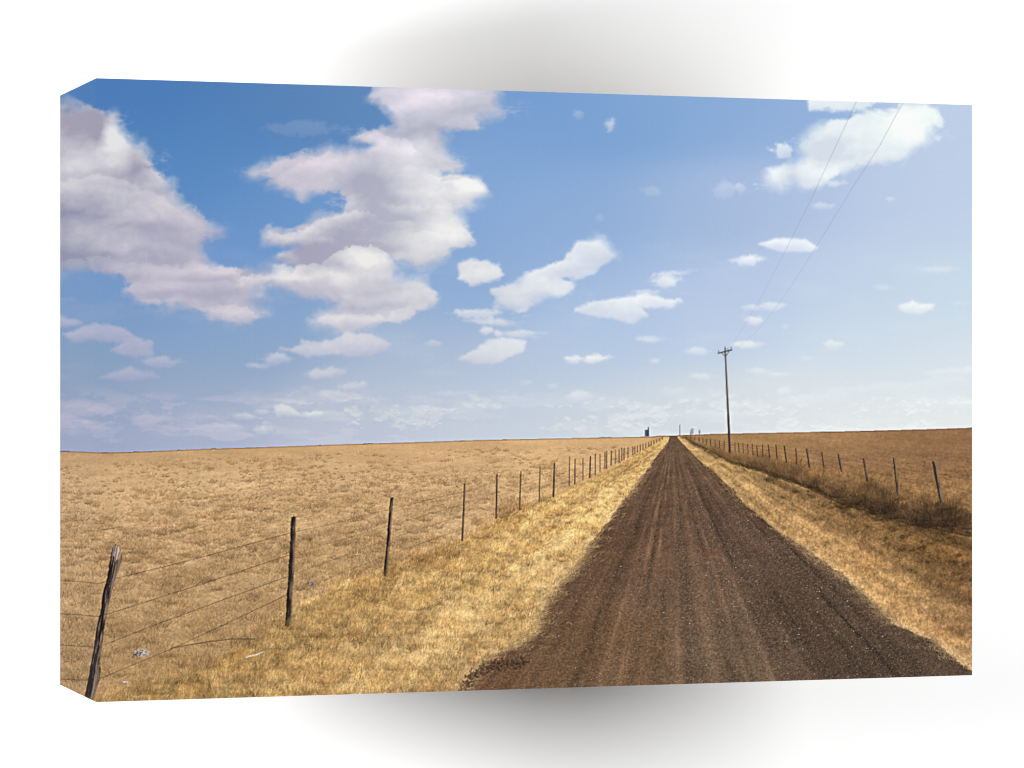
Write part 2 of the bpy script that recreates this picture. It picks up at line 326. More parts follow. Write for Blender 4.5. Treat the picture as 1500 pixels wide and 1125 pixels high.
def vly(x): return np.interp(x, VL[:, 0], VL[:, 1])

POSTS_L = [((430.5,757),(422,918),8.5),((574,729),(564.5,843),5.6),((681,708),(677.3,793),3.2),((728,695),(727,760),2.6),
 ((763,690),(761,747),2.3),((791,684),(790,735),2.),((812,678),(811,728),2.9),((834.5,668),(834,712),1.6),((842.5,672),(842.3,710),1.9),((854,671),(853.8,704),1.7),((865,668),(864,700),2.5),
 ((872,665),(872,696),1.5),((879,665),(879,692),1.3),((886,662),(885.6,687),1.4),((888.6,660),(888.4,687),1.8),((895.6,660),(895.4,682),1.9),((901.6,658),(901.4,680),1.3),
 ((907,658),(907,678),1.8),((911,656),(911,675),1.8),((914.4,656),(914.2,674),1.8),((920,655),(920,671),1.3),((927,654),(927,667),1.3),((930,653.5),(930,665),1.3),((933.6,652),(933.6,663),1.3),
 ((938,651),(938,661),1.2),((942,650),(942,659.5),1.2),((946,649),(946,657),1.1),((950,648),(950,655),1.1),((954,646.5),(954,653),1.1),((958,645),(958,651),1.1),((962,643.5),(962,649),1.),((966,642),(966,646.5),1.),((970,640),(970,644.5),1.)]
POSTS_R = [((1367.6,676),(1380,737),6.),((1309.8,671),(1316,725),4.2),((1265,671),(1271,705),4.),((1228,665),(1233,691),3.),((1204,662),(1207,685),2.5),((1181.6,657),(1186,685),3.),
 ((1165.8,657),(1167.6,680),2.2),((1148.8,653),(1152.6,678),2.6),((1136.7,652),(1139,673),2.2),((1125.4,651),(1127.7,671),2.1),((1117,651),(1118,669),1.9),((1108.6,652),(1110,668),1.8),
 ((1102,650),(1103,667),1.6),((1095,650),(1096,666),1.5),((1088.5,649),(1089,664),1.4),((1082,648.5),(1082.6,663),1.4),((1076.5,648),(1077,662),1.4),((1061,646),(1061.4,659),1.3),((1054,645),(1054.4,657),1.3),
 ((1047.5,644.5),(1048,655.5),1.2),((1041,643.5),(1041.4,653.5),1.2),((1035,642.5),(1035.3,651.5),1.1),((1029.5,641.5),(1030,649.5),1.1),((1024,640.5),(1024.3,647.5),1.1),((1018,639.5),(1018,645),1.),((1012,638.7),(1012,643),1.)]
FENCE_WIRES = [
 [(84,850.5),(120,852),(144,855),(158,851),(171,847),(253,827),(307,813),(424,781),(480,769),(571,746),(680,720),(728,706),(763,698),(812,685),(865,673),(914,659),(972,640)],
 [(84,898.5),(120,901),(144,903),(160,898.7),(291,857),(424,813),(432,811),(566,771),(679,739),(727,721),(762,710),(812,696),(865,680),(914,663),(972,641)],
 [(84,944.5),(137,948),(152,944.8),(229,914.7),(312,884),(423,844),(431,841),(563,792),(677,755),(727,735),(762,721),(812,707),(865,686),(914,667),(972,642)],
 [(84,994.7),(128,996.5),(149,993),(251,950.7),(309,924),(421,871),(428,868),(563,815),(677,775),(727,749),(762,736),(812,719),(865,693),(914,671),(972,643)]]
FENCE_WIRES_R = [
 [(1430,704),(1371,694),(1311,685),(1266,678),(1229,671),(1182,663),(1126,655),(1060,647),(1005,639)],
 [(1430,721),(1374,708),(1313,699),(1268,689),(1231,679),(1184,670),(1127,660),(1060,650),(1005,640)],
 [(1430,737),(1376,722),(1314,711),(1269,699),(1232,686),(1185,677),(1127,665),(1060,653),(1005,641)]]
POWER = [[(1254.5,146),(1254,150),(1222,219),(1188,292),(1153,362),(1133,401),(1108,448),(1086,484),(1073,505)],
         [(1324,148),(1322,151),(1290,211),(1248,276),(1199,356),(1166,408),(1138,449),(1108,486),(1080,510)]]

def paint_ground(top):
    """top: the finished sky, whose lower rows are carried over. Returns ink (2x) and id map (2x)."""
    S = 2
    W = (X1 - X0) * S; H = (Y1 - YG) * S
    yy, xx = np.mgrid[0:H, 0:W].astype(np.float32); xx = xx / S + X0 + .25; yy = yy / S + YG + .25
    h = hy(xx).astype(np.float32)
    dep = np.maximum(yy - h, .6)
    img = np.zeros((H, W, 3), np.float32); ids = np.zeros((H, W), np.int16)
    sk = top[YG - Y0:, :, :]
    n = sk.shape[0]
    img[:n * S] = np.repeat(np.repeat(sk, 2, 0), 2, 1)
    bump = (fbm(xx[:1] / 16, xx[:1] * 0 + 3.3, 41, 4) - .5)
    bump = np.maximum(bump * 6 - .9, 0)
    hh = h - bump * np.where(xx < 975, .9, .4)
    gnd = yy > hh
    U = (xx - 986) / (dep + 2.2)
    V = 420.0 / (dep + 2.2)
    near = sst(0, 330, dep)
    # ---- prairie
    base = blend_points(xx[::4, ::4], yy[::4, ::4], [(100,668,178,140,98),(300,662,188,150,104),(600,655,196,156,108),(900,645,202,162,112),(110,700,200,162,116),(300,700,204,166,120),(600,690,200,162,117),(850,680,206,166,116),
      (150,760,198,160,115),(400,760,198,160,114),(600,740,200,161,115),(120,850,192,154,110),(300,880,194,156,110),(500,830,196,158,110),(100,960,186,148,104),(220,980,190,152,104),(350,930,196,158,108),
      (1050,640,184,140,88),(1200,638,182,138,88),(1400,632,166,122,80),(1080,652,178,134,84),(1250,655,164,122,82),(1400,660,152,110,74),(1300,690,160,118,76),(1420,710,164,122,76)], (90, 26))
    base = np.repeat(np.repeat(base, 4, 0), 4, 1)[:H, :W]
    g1 = fbm(U * 1.6, V * 1.3, 301, 5, .6) - .5
    g2 = fbm(xx / 5, yy / 2.1, 321, 4, .65) - .5
    g3 = fbm(xx / 46, yy / 7, 341, 4) - .5
    amp = .35 + .65 * sst(8, 80, dep)
    c = base * (1 + (.16 * g1 * (.3 + amp) + .22 * g2 * amp + .13 * g3)[..., None]) * np.array([.985, 1.0, 1.03])
    # dark tufts of the far field, in rows
    tf = fbm(xx / 4.2, yy / 2.6, 361, 3, .55)
    rough = sst(22, 60, dep) * (.55 + .9 * fbm(xx / 90, yy / 18, 371, 3))
    t = sst(.60, .80, tf) * rough
    c = c * (1 - .20 * t[..., None] * np.array([1, 1.05, 1.12]))
    img[gnd] = c[gnd]
    # thin dark skyline
    line = np.exp(-((yy - hh - .6) / 1.1) ** 2) * gnd * np.where(xx < 940, .20 + .25 * (bump > 0), .26)
    img *= (1 - line[..., None] * np.array([.8, .95, 1.1]))
    ids[gnd & (xx < 986)] = 101
    ids[gnd & (xx >= 986)] = 102
    edge = lambda s: (fbm(xx / 4.2, yy / 3.3, s, 4, .7) - .5)
    # ---- verge left
    lx = rlx(yy); rx = rrx(yy)
    vy = vly(xx)
    e1 = edge(401)
    vmask = (yy > vy + e1 * (2 + dep * .05)) & (xx < (lx + rx) / 2) & gnd
    q = (yy - vy) / np.maximum(8, dep) # across the bank
    vb = blend_points(xx[::4, ::4], yy[::4, ::4], [(200,1010,188,148,88),(350,980,196,154,92),(300,1015,190,148,84),(500,880,196,154,90),(520,980,206,166,104),(650,850,206,168,100),(640,960,208,172,114),(620,820,178,140,84),(750,770,196,156,92),
       (720,900,214,176,112),(800,800,216,178,112),(860,740,206,168,102),(840,790,220,182,114),(900,690,194,158,92),(900,730,212,174,112),(940,665,200,164,98),(960,660,214,178,116),(975,645,206,170,112)], (60, 26))
    vb = np.repeat(np.repeat(vb, 4, 0), 4, 1)[:H, :W]
    across = (xx - lx) / (dep + 3)      # 0 at the road edge, negative outward
    n_along = fbm(across * 5, V * .5, 421, 4)
    ditch = 1.6 * np.exp(-((across + .57) / .06) ** 2) * sst(4, 30, dep) * (1 - sst(90, 190, dep))
    cV = vb * (1 + (.30 * (n_along - .5) + .34 * (fbm(xx / 3.2, yy / 6.5, 431, 4, .7) - .5) * (.4 + .6 * amp) - .17 * ditch)[..., None])
    img[vmask] = cV[vmask]; ids[vmask] = 103
    # ---- verge right
    bl = np.interp(xx, BL[:, 0], BL[:, 1])
    rmask = (xx > (lx + rx) / 2) & (yy > bl - 1.5) & gnd
    rb = blend_points(xx[::4, ::4], yy[::4, ::4], [(1005,645,208,168,108),(1040,668,200,160,96),(1080,690,190,148,86),(1070,700,204,164,102),(1150,740,178,138,84),(1140,765,196,152,92),(1230,770,160,120,70),(1210,800,194,152,92),
       (1180,790,194,150,92),(1280,800,170,126,74),(1300,860,184,142,84),(1380,800,150,110,60),(1400,850,146,106,62),(1350,900,182,140,86),(1400,920,168,124,74),(1410,965,186,146,94),(1290,775,152,114,66)], (44, 24))
    rb = np.repeat(np.repeat(rb, 4, 0), 4, 1)[:H, :W]
    acr = (xx - rx) / (dep + 3)
    na = fbm(acr * 6, V * .6, 441, 5)
    rut = np.exp(-((acr - .52) / .05) ** 2) * sst(30, 70, dep) * .6
    tr = fbm(xx / 13, yy / 7, 451, 5, .6)
    cR = rb * (1 + (.34 * (na - .5) + .40 * (fbm(xx / 3.4, yy / 3.6, 461, 4, .7) - .5) * (.4 + .6 * amp) - .24 * rut - .45 * sst(.52, .74, tr) * sst(.45, .9, acr))[..., None])
    img[rmask] = cR[rmask]; ids[rmask] = 104
    # ---- road
    er = (e1 * 1.7 + (fbm(xx / 16, yy / 9, 471, 3) - .5) * 2.4) * (1 + dep * .030)
    road = (xx > lx + er) & (xx < rx + er * .9) & (yy > h + .3)
    rf = (xx - lx) / np.maximum(rx - lx, 1)
    Us = (xx - 986) / (dep + 2.5)
    st1 = fbm(Us * 6, V * .12, 481, 4, .6) - .5
    st2 = fbm(Us * 26, V * .8, 491, 4, .65) - .5
    rc = blend_points(xx[::4, ::4], yy[::4, ::4], [(986,645,112,86,68),(986,680,110,84,66),(986,740,108,80,62),(900,800,104,76,58),(1080,780,104,78,64),(1000,850,116,88,70),(800,950,110,82,60),(900,950,118,88,64),(1050,950,112,88,70),
      (1200,900,96,74,60),(1300,960,84,66,54),(720,1000,114,82,60),(850,1010,120,92,68),(1380,990,86,68,56)], (70, 40))
    rc = np.repeat(np.repeat(rc, 4, 0), 4, 1)[:H, :W]
    UU = (xx - 986) / (dep + 2.5) + .012 * (fbm(V * 1.5, V * 0 + 3, 505, 3) - .5)
    tracks = 0
    for (p, w, a) in [(-.62,.03,.10),(-.50,.02,.12),(-.40,.03,-.10),(-.30,.018,.14),(-.215,.022,.24),(-.17,.012,-.12),(-.12,.018,.24),(-.06,.02,-.14),(.02,.016,.12),(.10,.02,-.08),(.17,.02,.12),(.245,.012,-.12),(.30,.014,.14),
                      (.40,.018,.20),(.45,.012,-.12),(.55,.02,.08),(.63,.014,-.10),(.71,.016,.16),(.78,.02,-.10),(.90,.022,-.26),(.845,.014,.12),(1.0,.02,-.20),(1.06,.02,.10)]:
        tracks = tracks + a * np.exp(-((UU - p) / w) ** 2) * (.1 + 1.3 * sst(.36, .66, fbm(V * 2.6 + p * 30, UU * 22, 501, 4, .65)))
    fine = (fbm(xx / 2.6, yy / 1.7, 511, 3, .8) - .5) * 1.15
    cl = fbm(U * 5, V * 6., 521, 5, .75) - .5 + .9 * (fbm(Us * 3.2, V * .55, 525, 4, .55) - .5)
    cD = rc * np.array([.935, .955, .955]) * (1 + (.26 * st1 + .26 * st2 + tracks + (.55 * fine * (.30 + .9 * near)) + .30 * cl)[..., None] * np.array([1, .98, .93]))
    img[road] = cD[road]; ids[road] = 105
    # darker crumbled lip along the road edges
    lip = np.exp(-((xx - rx - er * .9) / (1 + dep * .012)) ** 2) * sst(10, 60, dep) * .45 + np.exp(-((xx - lx - er) / (.6 + dep * .008)) ** 2) * sst(10, 60, dep) * .22
    img *= 1 - (lip * gnd * fbm(xx / 5, yy / 4, 531, 3))[..., None]

    def ix(x, y): return ((x - X0) * S).astype(np.int32), ((y - YG) * S).astype(np.int32)
    def splat(x, y, col, a=None, idv=None):
        i, j = ix(x, y); m = (i >= 0) & (i < W) & (j >= 0) & (j < H)
        i = i[m]; j = j[m]; c = col[m]
        if a is None: img[j, i] = c
        else:
            am = a[m][:, None]; img[j, i] = img[j, i] * (1 - am) + c * am
        if idv is not None: ids[j, i] = idv
    def strokes(bx, by, ln, lean, cols, bend=.3, wd=1, alpha=.75, idv=None, dark=.55):
        """upright blades, drawn far to near; dark at the foot, pale at the tip"""
        o = np.argsort(by); bx, by, ln, lean, cols = bx[o], by[o], ln[o], lean[o], cols[o]
        M = int(max(4, min(46, ln.max() * 2 + 2)))
        CH = 4000
        for s in range(0, len(bx), CH):
            e = slice(s, s + CH)
            t = np.linspace(0, 1, M, dtype=np.float32)[None]
            L_ = ln[e][:, None]; le = lean[e][:, None]
            x = bx[e][:, None] + L_ * (le * t + bend * le * t * t)
            y = by[e][:, None] - L_ * t * (1 - .25 * np.abs(le) * t)
            sh = dark + (1 - dark) * np.clip(t * 1.6, 0, 1) + 0 * L_
            c = cols[e][:, None, :] * sh[..., None]
            al = np.broadcast_to(alpha * (1 - .6 * t ** 3), x.shape)
            for k in range(wd):
                splat((x + k * .5).ravel(), y.ravel(), c.reshape(-1, 3), al.ravel(), idv)
    def pal(n, cols, jit=.12):
        cols = np.array(cols, np.float32)
        return cols[rng.integers(0, len(cols), n)] * (1 + (rng.random((n, 1)) - .5) * 2 * jit)
    # fine dry litter all over the field
    N = 90000
    bx = rng.uniform(84, 980, N); by = 650 + 384 * rng.random(N) ** .8; d = by - hy(bx)
    kp = (d > 10) & (by < vly(bx)); bx, by, d = bx[kp], by[kp], d[kp]
    strokes(bx, by, (.5 + d * .010) * rng.uniform(.5, 1.6, len(bx)), rng.normal(0, 1.5, len(bx)), pal(len(bx), [(214,178,130),(202,164,116),(170,132,90),(142,108,70),(188,150,104)], .1), alpha=.38, dark=.9)
    # ---- field tufts: clusters of short blades with a small shadow on the left
    N = 9500
    cx = rng.uniform(84, 980, N); cy = 640 + 400 * rng.random(N) ** 1.5
    d = cy - hy(cx); kp = (d > 14) & (cy < vly(cx) - 3)
    clump = fbm(cx / 60, cy / 16, 551, 3); kp &= rng.random(N) < (.15 + 1.5 * sst(.38, .62, clump))
    cx, cy, d = cx[kp], cy[kp], d[kp]
    sz = (.8 + d * .019) * (.4 + 1.3 * rng.random(len(cx)) ** 2)
    nb = 22
    bx = (cx[:, None] + rng.normal(0, 1, (len(cx), nb)) * sz[:, None] * 1.5).ravel(); by = (cy[:, None] + rng.normal(0, .35, (len(cx), nb)) * sz[:, None]).ravel()
    ln = (sz[:, None] * rng.uniform(.8, 2.9, (len(cx), nb))).ravel(); le = rng.normal(.05, .45, len(bx))
    tone = np.repeat(rng.random(len(cx)) < .42, nb)
    col = np.where(tone[:, None], pal(len(bx), [(150,112,72),(132,98,62),(164,128,84)]), pal(len(bx), [(196,156,108),(184,144,98),(206,168,120),(170,132,88)]))
    # cast shade lies to the left
    sx = (cx[:, None] - sz[:, None] * rng.uniform(-1.2, 2.0, (len(cx), 14))).ravel(); sy = (cy[:, None] - rng.random((len(cx), 14)) * .9 * sz[:, None] + .3 * sz[:, None]).ravel()
    splat(sx, sy, np.broadcast_to(np.array([112, 84, 56], np.float32), (len(sx), 3)), np.full(len(sx), .30, np.float32))
    strokes(bx, by, ln, le, col, alpha=.6, dark=.68)
    N = 640
    cy = rng.uniform(715, 1000, N); cx = rng.uniform(88, 640, N); d = cy - hy(cx)
    kp = (cy < vly(cx) - 6) & (fbm(cx / 50, cy / 20, 553, 3) > .44); cx, cy, d = cx[kp], cy[kp], d[kp]
    o = np.argsort(cy); cx, cy, d = cx[o], cy[o], d[o]
    nb = 110; sz = (.6 + d * .026) * rng.uniform(.5, 1.5, len(cx)); q = rng.normal(0, 1, (len(cx), nb))
    bx = (cx[:, None] + q * sz[:, None] * .8).ravel(); by = (cy[:, None] + rng.normal(0, .28, (len(cx), nb)) * sz[:, None]).ravel()
    kd = np.repeat(rng.random(len(cx)) < .5, nb)
    col = np.where(kd[:, None], pal(len(bx), [(150,116,78),(126,96,64),(170,136,94)], .08), pal(len(bx), [(190,152,104),(172,136,92),(204,166,118),(160,124,82)], .08))
    strokes(bx, by, (sz[:, None] * rng.uniform(.5, 1.9, (len(cx), nb))).ravel(), (q * .3).ravel() + rng.normal(0, .15, len(bx)), col, alpha=.62, dark=.55)
    # right field: warmer, taller, blurred
    N = 26000
    bx = rng.uniform(1000, 1430, N); by = rng.uniform(634, 760, N); d = by - hy(bx)
    kp = (d > 6) & (by < np.interp(bx, BL[:, 0], BL[:, 1]) - 2); bx, by, d = bx[kp], by[kp], d[kp]
    strokes(bx, by, (.6 + d * .045) * rng.uniform(.5, 1.4, len(bx)), rng.normal(.1, .5, len(bx)), pal(len(bx), [(186,142,90),(170,124,76),(196,154,100),(132,94,58),(152,110,68)], .1), alpha=.34, dark=.8)
    # ---- left verge blades
    N = 70000
    by = 645 + 400 * rng.random(N) ** .75; r = rng.random(N)
    xl = np.interp(by, VL[::-1][:, 1], VL[::-1][:, 0]); xr_ = rlx(by) + 1
    bx = xl + (xr_ - xl) * r ** .9; d = by - hy(bx)
    kp = (bx > 60) & (d > 4); bx, by, d, r = bx[kp], by[kp], d[kp], r[kp]
    cl_ = fbm(bx / 26, by / 13, 571, 4, .6); tall = .55 + 1.5 * sst(.42, .68, cl_) * (1 - .55 * sst(.55, 1, r))
    ln = (.8 + d * .028) * tall * rng.uniform(.5, 1.3, len(bx))
    tone = fbm(bx / 17, by / 9, 581, 4, .6)
    cA = pal(len(bx), [(222,184,116),(212,170,100),(230,196,134),(202,160,92)], .07); cB = pal(len(bx), [(172,132,72),(150,114,66),(128,98,58),(184,142,84)], .08)
    mixv = sst(.36, .58, tone)[:, None]; pick = (rng.random((len(bx), 1)) < (.30 + .62 * mixv))
    col = np.where(pick, cA, cB)
    warm = (sst(.60, .72, fbm(bx / 22, by / 14, 591, 3)) * (1 - sst(.0, .45, r)))[:, None]
    col = col * (1 - warm * np.array([.02, .12, .24]))
    bright = sst(.45, .9, r)[:, None]; col = col * (1 + .05 * bright) + bright * np.array([0, 3, 8])
    strokes(bx, by, ln, rng.normal(.12, .30, len(bx)), col, alpha=.6, dark=.62, idv=103)
    # matted pale straw
    N = 34000
    by = 680 + 354 * rng.random(N) ** .7; r = rng.random(N) ** .45
    xl = np.interp(by, VL[::-1][:, 1], VL[::-1][:, 0]); bx = xl + (rlx(by) + 3 + by * 0 - xl) * r; d = by - hy(bx)
    kp = fbm(bx / 30, by / 16, 601, 3) > .46; bx, by, d = bx[kp], by[kp], d[kp]
    strokes(bx, by, (.8 + d * .02) * rng.uniform(.5, 1.4, len(bx)), rng.normal(.3, 1.3, len(bx)), pal(len(bx), [(232,204,150),(222,188,128),(240,214,168),(196,160,104)], .06), alpha=.5, dark=.85)
    # standing tufts of the verge, golden with brown hearts
    N = 2600
    cy = 650 + 390 * rng.random(N) ** .8; r = rng.random(N) ** 1.2
    xl = np.interp(cy, VL[::-1][:, 1], VL[::-1][:, 0]); cx = xl + (rlx(cy) - xl) * r; d = cy - hy(cx)
    kp = (cx > 70) & (d > 12) & (fbm(cx / 40, cy / 18, 575, 3) > .42); cx, cy, d, r = cx[kp], cy[kp], d[kp], r[kp]
    nb = 34; sz = (.8 + d * .017) * rng.uniform(.6, 1.5, len(cx)) * (1.25 - .5 * r)
    q = rng.normal(0, 1, (len(cx), nb))
    bx = (cx[:, None] + q * sz[:, None] * .9).ravel(); by = (cy[:, None] + rng.normal(0, .5, (len(cx), nb)) * sz[:, None]).ravel()
    g_ = rng.random(len(cx)); kind = np.repeat(np.where(g_ < .52, 0, np.where(g_ < .86, 1, 2)), nb)
    cG = pal(len(bx), [(226,188,118),(216,172,100),(236,204,144)], .06); cB = pal(len(bx), [(168,132,80),(146,114,70),(186,150,96)], .08); cW = pal(len(bx), [(206,150,84),(190,136,78)], .07)
    col = np.where((kind == 0)[:, None], cG, np.where((kind == 1)[:, None], cB, cW))
    # shade pooled at the foot of each tuft
    fx = (cx[:, None] - sz[:, None] * rng.uniform(-.6, 1.5, (len(cx), 26))).ravel(); fy = (cy[:, None] + rng.uniform(-.5, .7, (len(cx), 26)) * sz[:, None]).ravel()
    splat(fx, fy, pal(len(fx), [(120,92,54),(98,76,48)], .1), np.full(len(fx), .45, np.float32))
    strokes(bx, by, (sz[:, None] * rng.uniform(1.4, 3.4, (len(cx), nb))).ravel(), (q * .16).ravel() + rng.normal(.12, .16, len(bx)), col, alpha=.62, dark=.5, idv=103)
    # straw and ragged tufts spilling over the road edges
    N = 4200
    by = 650 + 380 * rng.random(N) ** .7; d = by - 637
    jit = (np.abs(rng.normal(0, 1, N)) * (1 + d * .026)) * (.25 + 2.2 * sst(.42, .66, fbm(by / 7, by * 0 + 4, 577, 3)))
    side = rng.random(N) < .5
    bx = np.where(side, rlx(by) + jit - 2, rrx(by) - jit * .8 + 2)
    strokes(bx, by, (.8 + d * .018) * rng.uniform(.5, 1.5, N), np.where(side, 1, -1) * rng.normal(.3, .7, N), pal(N, [(214,180,124),(190,154,100),(160,124,80),(228,198,148)], .08), alpha=.6, dark=.9)
    N = 2600
    by = 800 + 215 * rng.random(N); d = by - 637; ed = sst(.40, .66, fbm(by / 9, by * 0 + 9, 579, 3))
    side = rng.random(N) < .6
    bx = np.where(side, rlx(by) + rng.normal(-3, 5, N) + 7 * ed, rrx(by) + rng.normal(4, 5, N) - 6 * ed)
    strokes(bx, by + rng.normal(0, 2, N), rng.uniform(3, 10, N), np.where(side, .9, -.9) + rng.normal(0, .8, N), pal(N, [(226,196,142),(208,174,118),(188,152,100),(150,116,76)], .08), alpha=.7, dark=.8)
    # ---- right verge blades
    N = 62000
    bx = rng.uniform(1000, 1434, N); by = rng.uniform(645, 1010, N); d = by - hy(bx)
    bfy = np.interp(bx, BL[:, 0], BL[:, 1]) - 2 - 5 * rng.random(N) * np.clip((bx - 1000) / 300, 0, 1); xr2 = rrx(by)
    kp = (by > bfy + 1) & (bx > xr2 - 1); bx, by, d, bfy, xr2 = bx[kp], by[kp], d[kp], bfy[kp], xr2[kp]
    a_ = (bx - xr2) / (d + 3)
    tone = fbm(bx / 15, by / 8, 611, 4, .6); m_ = sst(.38, .60, tone)
    pick = rng.random(len(bx)) < (.25 + .6 * m_) * (1 - .35 * sst(.5, 1.2, a_))
    col = np.where(pick[:, None], pal(len(bx), [(204,166,106),(190,150,94),(214,178,122)], .07), pal(len(bx), [(158,118,68),(134,100,60),(112,88,58),(172,130,80)], .08))
    dk = sst(.35, 1.1, a_)[:, None]; col = col * (1 - dk * np.array([.10, .16, .24]))
    strokes(bx, by, (.6 + d * .024) * rng.uniform(.5, 1.35, len(bx)) * (.7 + .7 * sst(.5, 1, a_)), rng.normal(-.15, .5, len(bx)), col, alpha=.5, dark=.66, idv=104)
    # shaded hollows in the right ditch
    for (sx_, sy_, rx_, ry_, a) in [(1330,765,70,10,.55),(1395,790,60,14,.6),(1250,752,50,8,.5),(1195,727,45,6,.45),(1140,706,40,5,.4),(1400,835,24,10,.4),(1380,870,26,6,.4),(1345,812,30,7,.35),(1300,838,26,5,.3),(1290,780,26,6,.25),(1410,905,16,8,.4)]:
        n_ = int(rx_ * ry_ * 2.2); px = rng.normal(sx_, rx_ * .5, n_); slope = .30
        py = sy_ + (px - sx_) * slope + rng.normal(0, ry_ * .45, n_)
        bf_ = np.interp(px, BL[:, 0], BL[:, 1]); k_ = py > bf_ - 2
        strokes(px[k_], py[k_] + 1, rng.uniform(1, 5, k_.sum()), rng.normal(-1.2, .8, k_.sum()), pal(k_.sum(), [(92,72,46),(112,84,50),(80,66,46)], .12), alpha=a * .55, dark=.9)
    # ---- brush along the right fence: russet tops over a dark foot
    for (N, t0, t1, cc, dk, hgt) in [(9000, .0, .55, [(176,130,82),(160,116,70),(188,146,96)], .62, .55), (15000, .45, .95, [(168,122,74),(140,100,60),(118,84,52),(182,138,88)], .34, .95), (15000, .78, 1.08, [(78,60,42),(60,46,34),(46,36,28)], .5, .78)]:
        bx = 1000 + 434 * rng.random(N) ** .62
        lo = np.interp(bx, BL[:, 0], BL[:, 1]) + 5 * (fbm(bx / 12, bx * 0 + 2, 625, 3) - .5) * np.clip((bx - 1000) / 200, 0, 1); up = np.interp(bx, BU[:, 0], BU[:, 1]); t = rng.uniform(t0, t1, N)
        by = up + (lo - up) * t; sc = (bx - 1000) / 430
        clp = fbm(bx / 9, bx * 0 + 1, 621, 4, .6)
        ln = (1.5 + (lo - up)) * hgt * rng.uniform(.35, 1.1, N) * (.25 + 1.5 * clp)
        ln = ln * (.6 + .8 * sst(.4, .6, fbm(bx / 22, bx * 0 + 7, 623, 3))); col = pal(N, cc, .1); fade = np.clip(.5 + sc * 1.6, 0, 1)[:, None]; col = col * fade + np.array([146, 110, 72]) * (1 - fade)
        strokes(bx, by, ln, rng.normal(.05, .28, N), col, alpha=.55, dark=dk, idv=106)
    for (mx, my, r_, n_) in [(1288,742,10,900),(1315,748,12,1300),(1345,752,9,600),(1372,752,14,1500),(1398,758,14,1300),(1420,764,12,1200),(1255,728,9,600),(1228,718,8,400)]:
        px = rng.normal(mx, r_ * .55, n_); py = my + 8 - np.abs(rng.normal(0, r_ * .5, n_))
        strokes(px, py + 4, rng.uniform(3, r_ * 1.3, n_), rng.normal(0, .45, n_) + (px - mx) * .03, pal(n_, [(56,42,30),(70,52,36),(46,34,26),(92,70,46)], .12), alpha=.75, dark=.8, idv=106)
    # long shadow of the last post on the grass
    strokes(np.linspace(1378, 1316, 500) + rng.normal(0, 2, 500), np.linspace(762, 792, 500) + rng.normal(0, 1.6, 500), rng.uniform(1, 5, 500), rng.normal(-.6, .5, 500), pal(500, [(84,66,44),(104,80,50)], .1), alpha=.5)
    # broken light and dark through the grasses
    tx1 = fbm(xx / 4.4, yy / 7.5, 801, 4, .7) - .5; tx2 = fbm(xx / 15, yy / 8, 811, 4, .6) - .5
    tx3 = fbm(xx / 2.4, yy / 2.6, 821, 3, .8) - .5; nr = (.35 + .65 * sst(10, 130, dep))
    Ua = (xx - 986) / (dep + 3); band = fbm(Ua * 7, V * .8, 831, 4, .6) - .5
    for (idn, k1, k2, k3, k4, tint) in [(103, .34, .40, .30, .32, (1.085, 1.075, 1.10)), (104, .36, .42, .34, .50, (1.04, 1.05, 1.14)), (106, .5, .5, .35, 0, (.95, .96, .98)),
                                        (101, .12, .16, .24, .10, (1.055, 1.06, 1.07)), (102, .30, .45, .35, .12, (1.02, 1.03, 1.07))]:
        m = (ids == idn) & (yy > hh + 1.5)
        f = 1 + nr * (k1 * tx1 + k2 * tx2 + k3 * tx3) + k4 * band
        w = {101: 1.01 - .04 * sst(30, 220, dep), 102: .92 + 0 * dep, 103: 1.02 - .10 * sst(60, 300, dep) - .04 * sst(.5, 1., -across), 104: .99 - .15 * sst(.15, .9, acr), 106: 1 + 0 * dep}[idn]
        img[m] *= (np.clip(f[m], .35, 1.32) * w[m])[:, None] * np.array(tint)
    # ---- gravel
    N = 170000
    by = 645 + 385 * rng.random(N) ** .55; r = rng.random(N); bx = rlx(by) + (rrx(by) - rlx(by)) * r; d = by - 637
    kind = rng.random(N)
    strip = .35 + 1.2 * np.exp(-((r - .62) / .08) ** 2) + .9 * np.exp(-((r - .45) / .05) ** 2) + .9 * np.exp(-((r - .86) / .08) ** 2) + .5 * np.exp(-((r - .28) / .03) ** 2)
    kp = rng.random(N) < strip * (.25 + .75 * sst(10, 200, d)); bx, by, d, kind = bx[kp], by[kp], d[kp], kind[kp]
    lightc = pal(len(bx), [(176,158,138),(150,128,108),(196,182,166),(136,110,88)], .12); darkc = pal(len(bx), [(56,42,34),(70,52,42),(44,34,28)], .1)
    col = np.where((kind < .50)[:, None], lightc * np.array([.94, .93, .90]), darkc); al = np.where(kind < .03, .9, .08 + .40 * rng.random(len(kind)) ** 2).astype(np.float32)
    splat(bx, by, col, al)
    w2 = (d > 60) & (kind > .03); [splat(bx[w2] + ox, by[w2] + oy, col[w2], al[w2] * .9) for ox, oy in ((.5, 0), (0, .5), (.5, .5))]
    big = (kind < .05) & (d > 120); splat(bx[big] + .5, by[big], col[big], al[big] * .9); splat(bx[big] + .25, by[big] + .5, darkc[big] * 1, np.full(big.sum(), .7, np.float32))
    bb = (kind < .004) & (d > 190)
    for (ox, oy) in ((.5, -.5), (1, 0), (1, -.5), (0, -.5)): splat(bx[bb] + ox, by[bb] + oy, col[bb] * 1.05, al[bb])
    for (ox, oy) in ((.5, .5), (1, .5), (-.5, .5), (0, 1)): splat(bx[bb] + ox, by[bb] + oy, darkc[bb], np.full(bb.sum(), .85, np.float32))
    # crumbled clods at the near left corner of the road
    N = 340
